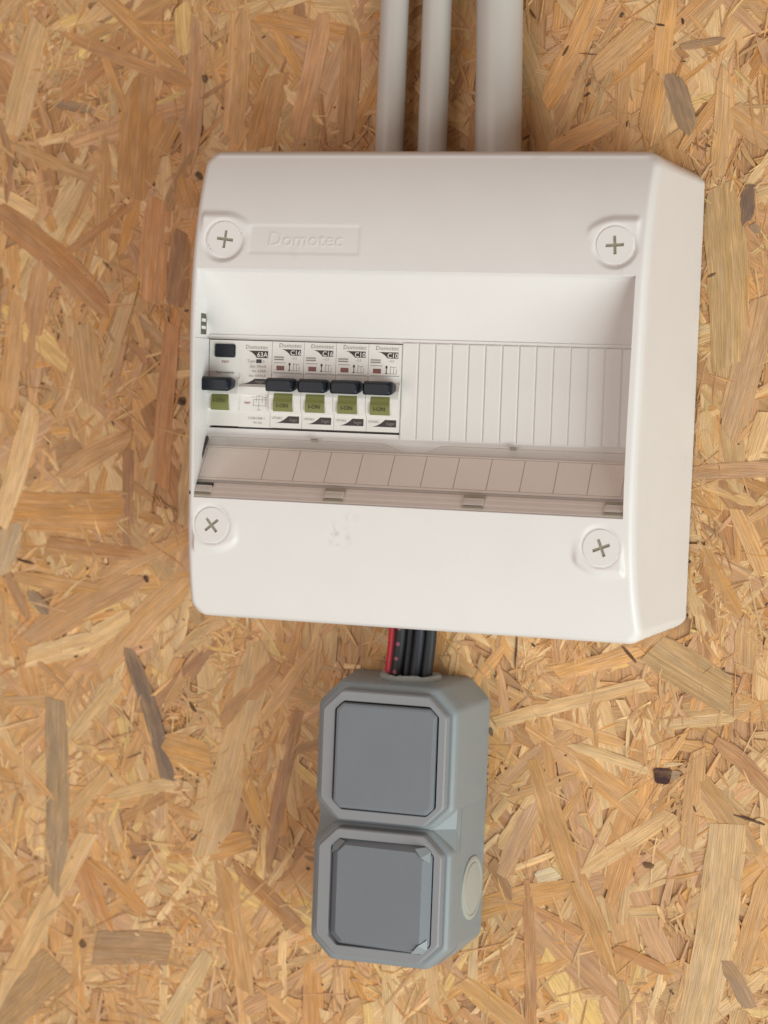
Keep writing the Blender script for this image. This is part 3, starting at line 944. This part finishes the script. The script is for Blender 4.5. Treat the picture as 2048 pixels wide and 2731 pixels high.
# vent slot in the left wall of the recess
MB().box(-116.4, -114.5, -80.6, -70.0, 50.9, 61.6).xform(lambda p: Vector((p.x + (-(p.y + 70) * .115), p.y, p.z))).build("slot_opening", M_olive, unit)  # solid dark block stands in for the open slot
for zz in (53.6, 57.4):
    MB().box(-115.4, -114.2, -80.4, -72.5, zz, zz + 1.6).xform(lambda p: Vector((p.x + (-(p.y + 70) * .115), p.y, p.z))).build("slot_rib", M_plate, unit)


# ---------------------------------------------------------------- breakers
YF = -67.0
def swoosh(m_, x0, x1, z0, z1, flip, y):
    """plate with a curved tail running off to the left"""
    w = x1 - x0; h = z1 - z0
    tail = w * .95
    pts = []
    if flip:    # tail along the bottom edge
        pts = [(x0 - tail, z0), (x1, z0), (x1, z1), (x0 + w * .12, z1)]
        for k in range(1, 8):
            t = k / 8
            pts.append((x0 + w * .12 - (tail + w * .12) * t, z1 - h * (1 - (1 - t) ** 1.9)))
    else:
        pts = [(x0, z0), (x1, z0), (x1, z1), (x0 - tail, z1)]
        for k in range(1, 8):
            t = k / 8
            pts.append((x0 - tail * (1 - t), z1 - h * t ** 1.9))
    m_.prism(pts, y, y - .06)


def body_profile(m_, x0, x1):
    """housing of a breaker: flat label face, step under the lever, curved lower cheek, foot"""
    pr = [(48.4, -53), (48.4, YF), (32.0, YF), (31.7, YF + .3), (29.0, YF + .3), (28.2, YF - .7), (24.5, YF - 2.4), (20.5, YF - 3.2), (16.5, YF - 3.0), (12.6, YF - 2.2),
          (11.7, YF - .9), (11.2, YF), (3.6, YF), (3.4, -53)]
    rows = [[(x, y, z) for z, y in pr] for x in (x0, x1)]
    n = len(pr); b = len(m_.v)
    m_.v += rows[0] + rows[1]
    for j in range(n):
        k = (j + 1) % n
        m_.f.append((b + j, b + k, b + n + k, b + n + j))
    m_.f += [tuple(b + j for j in range(n)), tuple(b + n + j for j in reversed(range(n)))]


def lever(t, xc, w, z0=22.4, z1=29.8):
    m_ = MB()
    rows = []
    for y, hw, a, b in ((-68.5, w / 2 - 1.2, z0 + 1.6, z1 - 1.0), (-73.0, w / 2 - .7, z0 + .9, z1 - .5), (-76.5, w / 2 - .4, z0 + .3, z1 - .3), (-78.6, w / 2 - .8, z0, z1 - .9), (-79.6, w / 2 - 1.9, z0 + .7, z1 - 2.0)):
        rows.append([(xc + p, y, (a + b) / 2 + q) for p, q in outline(hw, (b - a) / 2, 0, min(1.3, (b - a) * .3))])
    n = len(rows[0]); base = m_.ring(rows)
    m_.f.append(tuple(base + (len(rows) - 1) * n + j for j in range(n)))
    return m_.build("lever", M_lever, t, 50)


def green_flag(t, xc, w, z0, z1, ribbed):
    m_ = MB()
    zs = np.linspace(z0, z1, 11)
    ys = []
    for z in zs:
        k = (z - z0) / (z1 - z0)
        y = YF - 2.6 - 1.6 * math.sin(math.pi * min(1, k * .8 + .25)) + (.35 if ribbed and .52 < k < .62 else 0)
        ys.append(y)
    b = len(m_.v)
    for x in (xc - w / 2, xc + w / 2):
        m_.v += [(x, y, z) for y, z in zip(ys, zs)]
    m_.v += [(xc - w / 2, YF, z) for z in zs] + [(xc + w / 2, YF, z) for z in zs]
    n = len(zs)
    for j in range(n - 1):
        m_.f += [(j, n + j, n + j + 1, j + 1), (j, j + 1, 2 * n + j + 1, 2 * n + j), (n + j, 3 * n + j, 3 * n + j + 1, n + j + 1)]
    m_.f += [(0, 2 * n, 3 * n, n), (n - 1, 2 * n - 1, 4 * n - 1, 3 * n - 1)]
    g = m_.build("status_flag", M_green, t, 50)
    tx = MB(); v_, f_ = text_geo("I-ON", 3.0, xc, z0 + (2.0 if ribbed else 4.0), -72.0 if not ribbed else -71.6, 'CENTER', bold=.02)
    tx.add(v_, f_); tx.build("lettering", M_darkgreen, g)
    return g


def inked(parent, items, mat, name="lettering"):
    m_ = MB()
    for it in items:
        if it[0] == 't':
            _, body, size, x, z, al = it[:6]
            kw = it[6] if len(it) > 6 else {}
            v_, f_ = text_geo(body, size, x, z, kw.pop('y', YF - .09), al, **kw)
            m_.add(v_, f_)
        elif it[0] == 'r':
            _, x0, x1, z0, z1 = it[:5]
            yy = it[5] if len(it) > 5 else YF
            m_.box(x0, x1, yy + .02, yy - .06, z0, z1)
        elif it[0] == 's':
            swoosh(m_, *it[1:6], YF)
    return m_.build(name, mat, parent)


def small_circuit(x, z, w, h):
    """thin line drawing of the contact symbol"""
    l = .22
    return [('r', x, x + w, z, z + l), ('r', x + w * .35, x + w * .35 + l, z, z + h), ('r', x + w * .7, x + w * .7 + l, z, z + h * .8), ('r', x + w, x + w + l, z, z + h * .6), ('r', x + w * .35, x + w, z + h * .8, z + h * .8 + l)]


GRP = "single module breakers in the enclosure"
def breaker(x0, rating, label):
    x1 = x0 + 17.5
    xc = (x0 + x1) / 2
    t = empty("circuit_breaker", (xc, -53, 3.4), label, "circuit breaker", GRP)
    m_ = MB(); body_profile(m_, x0 + .1, x1 - .1); m_.build("housing", M_module, t)
    MB().box(x0 + 1.0, x1 - .9, YF + .15, YF - .14, 32.2, 32.5).build("panel_edge", M_greyink, t)
    lever(t, xc - .2, 16.6)
    green_flag(t, xc - .8, 10.2, 12.2, 23.4, True)
    inked(t, [('t', "Domotec", 3.0, x0 + 3.6, 45.5, 'LEFT', dict(shear=.1, width=12.4))], M_greyink)
    sw = inked(t, [('s', x0 + 10.2, x1 - 1.6, 41.3, 44.5, False)], M_ink, "rating_plate")
    inked(sw, [('t', rating, 3.5, x0 + 10.0, 41.6, 'LEFT', dict(bold=.03, width=5.7, y=YF - .16))], M_paper)
    inked(t, [('r', x0 + 1.2, x0 + 6.6, 40.0, 40.7), ('r', x0 + 1.2, x0 + 6.6, 38.8, 39.5), ('r', x0 + 1.2, x0 + 7.6, 37.3, 37.6), ('t', "~2.3", 1.7, x0 + 10.6, 39.4, 'LEFT')] + small_circuit(x0 + 10.2, 33.4, 4.8, 4.2), M_greyink, "fine_print")
    inked(t, [('r', x0 + 9.6, x0 + 10.0, 33.4, 37.6), ('r', x0 + 9.3, x0 + 10.3, 36.2, 37.4), ('r', x0 + 9.1, x0 + 10.1, 33.4, 33.9)], M_ink, "contact_symbol")
    MB().box(x0 + 2.6, x0 + 6.9, YF + .1, YF - .12, 33.5, 35.9, .08).build("contact_indicator", M_reddark, t)
    inked(t, [('t', "UF2062", 1.75, x0 + 1.0, 8.2, 'LEFT', dict(width=5.6))], M_greyink, "fine_print")
    sw = inked(t, [('s', x0 + 9.2, x1 - 1.5, 6.2, 9.9, True)], M_ink, "maker_plate")
    inked(sw, [('t', "hager", 2.3, x0 + 10.8, 7.3, 'LEFT', dict(width=4.4, y=YF - .16))], M_greyink)
    return t


LB = ["white single circuit breaker marked C16 directly right of the wide residual current breaker",
      "white single circuit breaker marked C16 between another C16 one and a C10 one",
      "white single circuit breaker marked C10 between a C16 one and another C10 one",
      "white single circuit breaker marked C10 directly left of the ribbed blanking plates"]
for k in range(4):
    breaker(-78.75 + 17.5 * k, ("C16", "C16", "C10", "C10")[k], LB[k])

# wide residual current breaker
x0, x1 = -113.6, -78.75
t = empty("residual_current_breaker", ((x0 + x1) / 2, -53, 3.4), "wide two-module 63A breaker with black square test button at the left end of the row", "circuit breaker")
xm = x0 + 17.4
m_ = MB(); body_profile(m_, x0 + .1, xm); m_.build("housing", M_module, t)
m_ = MB()
pr = [(48.4, -53), (48.4, YF), (25.6, YF), (25.2, YF - .9), (24.4, YF - 2.2), (20.6, YF - 2.3), (20.2, YF - .4), (11.3, YF - .4), (11.0, YF), (3.4, YF), (3.4, -53)]
b = 0
m_.v += [(xm + .02, y, z) for z, y in pr] + [(x1 - .1, y, z) for z, y in pr]
n = len(pr)
for j in range(n):
    m_.f.append((j, (j + 1) % n, n + (j + 1) % n, n + j))
m_.f += [tuple(range(n)), tuple(reversed(range(n, 2 * n)))]
m_.build("housing", M_module, t)
m_ = MB(); m_.loft([(YF + .1, 5.7, 3.5, 0, .9), (YF - 1.0, 5.6, 3.4, 0, .9), (YF - 1.4, 5.1, 2.9, 0, .7)], x0 + 8.9, 42.9)
m_.build("test_button", M_lever, t, 40)
m_ = MB(); m_.loft([(YF + .05, 6.3, 4.0, 0, 1.0), (YF - .12, 6.2, 3.9, 0, 1.0)], x0 + 8.9, 42.9); m_.build("button_bezel", M_plate, t)
inked(t, [('t', "TEST", 1.5, x0 + 9.0, 36.6, 'CENTER', dict(width=4.4, bold=.04)), ('t', "TEST", 1.3, x1 - 14.6, 15.6, 'LEFT', dict(width=3.8, bold=.05, y=YF - .5))], M_redink)
inked(t, [('t', "Test monthly", 1.7, x0 + 9.0, 31.0, 'CENTER', dict(width=10.5))], M_ink)
lever(t, x0 + 7.6, 18.4, 21.8, 29.4)
green_flag(t, x0 + 8.0, 9.4, 11.8, 22.5, False)
inked(t, [('t', "Domotec", 3.0, x0 + 20.0, 44.2, 'LEFT', dict(shear=.1, width=12.2))], M_greyink)
sw = inked(t, [('s', x0 + 26.6, x1 - 2.2, 39.6, 43.3, False)], M_ink, "rating_plate")
inked(sw, [('t', "63A", 3.6, x0 + 26.6, 40.1, 'LEFT', dict(bold=.03, width=5.8, y=YF - .16))], M_paper)
inked(t, [('t', "Type", 2.2, x0 + 21.2, 37.2, 'LEFT'), ('t', "\u2248", 2.2, x0 + 29.6, 37.2, 'LEFT'), ('t', "I\u0394n 30mA", 2.1, x1 - 2.9, 34.5, 'RIGHT', dict(width=9.2)), ('t', "Im 630A", 2.1, x1 - 2.9, 32.1, 'RIGHT', dict(width=7.8)), ('t', "Inc 6000A", 2.1, x1 - 2.9, 29.6, 'RIGHT', dict(width=9.4))], M_greyink, "fine_print")
inked(t, [('r', x0 + 26.2, x0 + 29.2, 36.9, 38.9)], M_ink, "type_mark")
sw = inked(t, [('s', x0 + 24.8, x1 - 2.9, 25.8, 28.8, True)], M_ink, "maker_plate")
inked(sw, [('t', "hager", 2.2, x0 + 26.2, 26.6, 'LEFT', dict(width=4.6, y=YF - .16))], M_greyink)
inked(t, [('t', "CDB1068-1", 1.8, x1 - 2.7, 7.6, 'RIGHT', dict(width=9.0)), ('t', "401230", 1.4, x1 - 4.4, 5.4, 'RIGHT', dict(width=4.8))], M_greyink, "fine_print")
dia = []
bx, bz = x1 - 9.4, 12.4
for (a, b, c, d) in ((3, 3.2, 0, 8.2), (0, 7, 2.2, 2.4), (0, 7, 5.4, 5.6), (0, .2, 2.2, 5.6), (6.8, 7, 2.2, 6.8), (1.5, 4.8, 7.2, 7.4), (1.5, 1.7, 4, 7.2), (4.8, 5, 4, 7.2), (2, 4.2, 8.0, 8.2), (2, 4.2, 0, .2), (5.2, 7.4, 6.7, 6.9), (-1, 1, 6.7, 6.9)):
    dia.append(('r', bx + a, bx + b, bz + c, bz + d, YF - .42))
inked(t, dia, M_greyink, "wiring_diagram")


# ---------------------------------------------------------------- grey double switch
SX, SZ = -14.8, -203.6
sw = empty("double_switch", (SX, 0, -279.4), "grey weatherproof double rocker switch box mounted below the white enclosure", "switch")
def flank_w(y): return 43.7 + y * .115
m_ = MB()
m_.loft([(y, flank_w(y) - .25, 75.1, 11, 2.5) for y in (-.3, -12, -24, -36.0)], SX, SZ)
m_.build("body", M_grey, sw, 30)
ZU, ZL = -166.4, -240.6
for zc in (ZU, ZL):
    m_ = MB()
    up_ = zc > -200
    rows = []
    for y, ins in ((-.3, 0), (-12, 0), (-24, 0), (-36, 0), (-44.5, 0), (-47.2, .5), (-48.4, 1.5), (-48.9, 2.8)):
        rows.append((y, flank_w(max(y, -46)) - ins, 37.7 - ins + max(0, (y + 48) * .012), 11.5 - ins * .4, 2.2))
    m_.loft(rows, SX - (0 if up_ else .3), zc)
    m_.build("front_housing", M_grey, sw, 30)
# side wedges in the waist between the two halves
for s_ in (1, -1):
    m_ = MB()
    zm = (ZU + ZL) / 2
    m_.v += [(SX + s_ * 25, -47.6, zm), (SX + s_ * 38.6, -43.5, zm + 11.4), (SX + s_ * 37.6, -40.2, zm), (SX + s_ * 38.6, -43.5, zm - 11.4),
             (SX + s_ * 39.2, -35, zm + 11.4), (SX + s_ * 39.2, -35, zm - 11.4), (SX + s_ * 20, -35, zm)]
    m_.f += [(0, 1, 2), (0, 2, 3), (1, 4, 2), (4, 5, 2), (5, 3, 2), (0, 6, 4, 1), (0, 3, 5, 6)]
    m_.build("waist_web", M_grey, sw)
# collars and rockers
def collar(zc, hh):
    m_ = MB()
    rings = [(-48.4, 34.2, hh, 10.5, 1.6), (-53.2, 34.0, hh - .2, 10.4, 1.6), (-54.3, 33.7, hh - .5, 10.2, 1.5), (-54.9, 33.0, hh - 1.2, 9.9, 1.5)]
    m_.loft(rings, SX + .2, zc, False, False)
    n = len(outline(1, 1, .1, .1))
    base = len(m_.v)
    inner = [(-55.0, 28.5, hh - 5.6, 5.2, 1.2), (-54.6, 28.2, hh - 5.9, 4.8, 1.0), (-50.2, 28.1, hh - 6.0, 4.7, 1.0)]
    m_.loft(inner, SX + 1.5, zc, False, False)
    for j in range(n):
        k = (j + 1) % n
        m_.f.append((base - n + j, base - n + k, base + k, base + j))
    return m_.build("collar", M_collar, sw, 30)
c1 = collar(ZU - .3, 34.6)
c2 = collar(ZL + 1.2, 34.4)
for zc in (ZU - .3, ZL + 1.2):
    m_ = MB(); m_.loft([(-49.2, 28.9, 29.9, 6.4, 1), (-50.3, 28.9, 29.9, 6.4, 1)], SX + 1.5, zc); m_.build("gap_floor", M_hole, sw)
m_ = MB()
m_.loft([(-50.4, 27.5, 28.0, 3.6, .9), (-55.6, 27.3, 27.8, 3.6, .9), (-56.6, 26.7, 27.2, 3.3, .9), (-56.9, 25.6, 26.1, 3.0, .9)], 0, 0)
rk = math.radians(2.0)
m_.xform(lambda p: Vector((SX + 1.5 + p.x, p.y - .2 + p.x * math.tan(math.radians(-.6)) + p.z * math.tan(math.radians(1.0)), ZU - .3 + p.z)))
m_.build("rocker", M_rocker, sw, 25)
# lower rocker: broad bevels, its right side stands proud
m_ = MB()
m_.loft([(-50.4, 27.9, 28.5, 4.8, .8), (-54.6, 27.85, 28.45, 4.8, .8), (-58.6, 23.8, 25.8, 4.2, .5), (-58.9, 23.4, 25.4, 4.0, .5)], 0, 0)
m_.xform(lambda p: Vector((SX + 1.25 + p.x, p.y + 1.6 - (p.x + 5) * .055, ZL + 1.2 + p.z)))
m_.build("rocker", M_rocker, sw, 20)
for s_, top_ in ((1, 1), (-1, 1), (1, -1)):
    # little faceted corner pieces
    m_ = MB()
    cx_, cz_ = SX + 1.2 + s_ * 24.0, ZL + 1.2 + top_ * 24.8
    yb_ = -56.0 - s_ * 1.2
    q = 4.6
    m_.v += [(cx_ - s_ * q, yb_ - 1.9, cz_ + top_ * 2.8), (cx_ + s_ * 3.2, yb_ + .6, cz_ - top_ * q), (cx_ + s_ * 3.2, yb_ + 1.6, cz_ + top_ * 1.0), (cx_ + s_ * .6, yb_ + 1.6, cz_ + top_ * 3.4), (cx_ - s_ * 1.2, yb_ - 2.5, cz_ - top_ * 1.6), (cx_, yb_ + 4, cz_)]
    m_.f += [(0, 4, 3), (4, 1, 2), (4, 2, 3), (0, 3, 5), (3, 2, 5), (2, 1, 5), (1, 4, 5), (4, 0, 5)]
    m_.build("corner_facet", M_grey, sw)
# knock-out plug on the right flank
m_ = MB()
N = 40
def flank(y): return SX - .3 + flank_w(y)
rows = []
for rad, off in ((15.2, -.3), (15.2, .7), (14.6, 1.1), (13.2, 1.1), (12.9, .7), (12.2, .7), (11.9, 1.2), (6.0, 1.5)):
    rows.append([(flank(-18 + rad * math.cos(2 * math.pi * k / N)) + off, -18 + rad * math.cos(2 * math.pi * k / N), -239.0 + rad * 1.13 * math.sin(2 * math.pi * k / N)) for k in range(N)])
base = m_.ring(rows); m_.f.append(tuple(base + 7 * N + j for j in range(N)))
m_.build("knockout_plug", M_plug, sw, 40)
# rubber cable membrane in the top
m_ = MB(); rr = random.Random(5); rows = []
for rad, zz in ((16.8, -129.4), (17.0, -127.6), (16.2, -126.4), (14.0, -126.2)):
    rows.append([(-10.6 + rad * math.cos(2 * math.pi * k / N), -20 + rad * .92 * math.sin(2 * math.pi * k / N), zz + (rr.uniform(-.5, .8) if zz > -127 else 0)) for k in range(N)])
rows.append([(-10.6 + 10 * math.cos(2 * math.pi * k / N), -20 + 9 * math.sin(2 * math.pi * k / N), -128.3) for k in range(N)])
base = m_.ring(rows); m_.f.append(tuple(base + 4 * N + j for j in range(N)))
m_.build("cable_membrane", M_membrane, sw, 50)


# ---------------------------------------------------------------- cables between the two boxes
def cable(name, xt, xb, r_, y, mat, label, wob=0.4):
    t = empty(name, (xb, y, -130), label, "cable", "cables between enclosure and switch")
    pts = []
    for k in range(13):
        q = k / 12
        pts.append((xt + (xb - xt) * q + wob * math.sin(q * 5), y + .8 * math.sin(q * 4), -88 - 44 * q))
    MB().tube(pts, r_, 20).build("sheath", mat, t, 50)
    return t, pts


cable("cable", -21.6, -22.6, 2.7, -19, M_red, "thin red cable, leftmost of the cables entering the grey switch")
t, pts = cable("cable", -16.4, -17.8, 3.1, -23, M_black, "dark cable with a row of pink printed dots beside the red one")
for zz in (-101.5, -110.0, -118.0, -125.0):
    q = (-88 - zz) / 44
    xx = -16.4 - 1.4 * q + .4 * math.sin(q * 5); yy = -23 + .8 * math.sin(q * 4)
    m_ = MB(); rows = []
    for rad in (1.15, .6):
        rows.append([(xx - .2 + rad * math.cos(a), yy - math.sqrt(max(.1, 3.1 ** 2 - (-.2 + rad * math.cos(a)) ** 2)) - .05, zz + rad * math.sin(a)) for a in [2 * math.pi * k / 14 for k in range(14)]])
    m_.ring(rows); m_.f.append(tuple(14 + j for j in range(14)))
    m_.build("printed_dot", M_pink, t)
cable("cable", -11.5, -12.7, 2.9, -20, M_black, "plain black cable right of the pink-dotted one", .2)
cable("cable", -5.8, -7.4, 3.0, -23, M_navy, "bluish black cable between two plain black ones", .3)
cable("cable", -.2, -1.6, 3.2, -21, M_black, "plain black cable, rightmost of those entering the grey switch", .3)
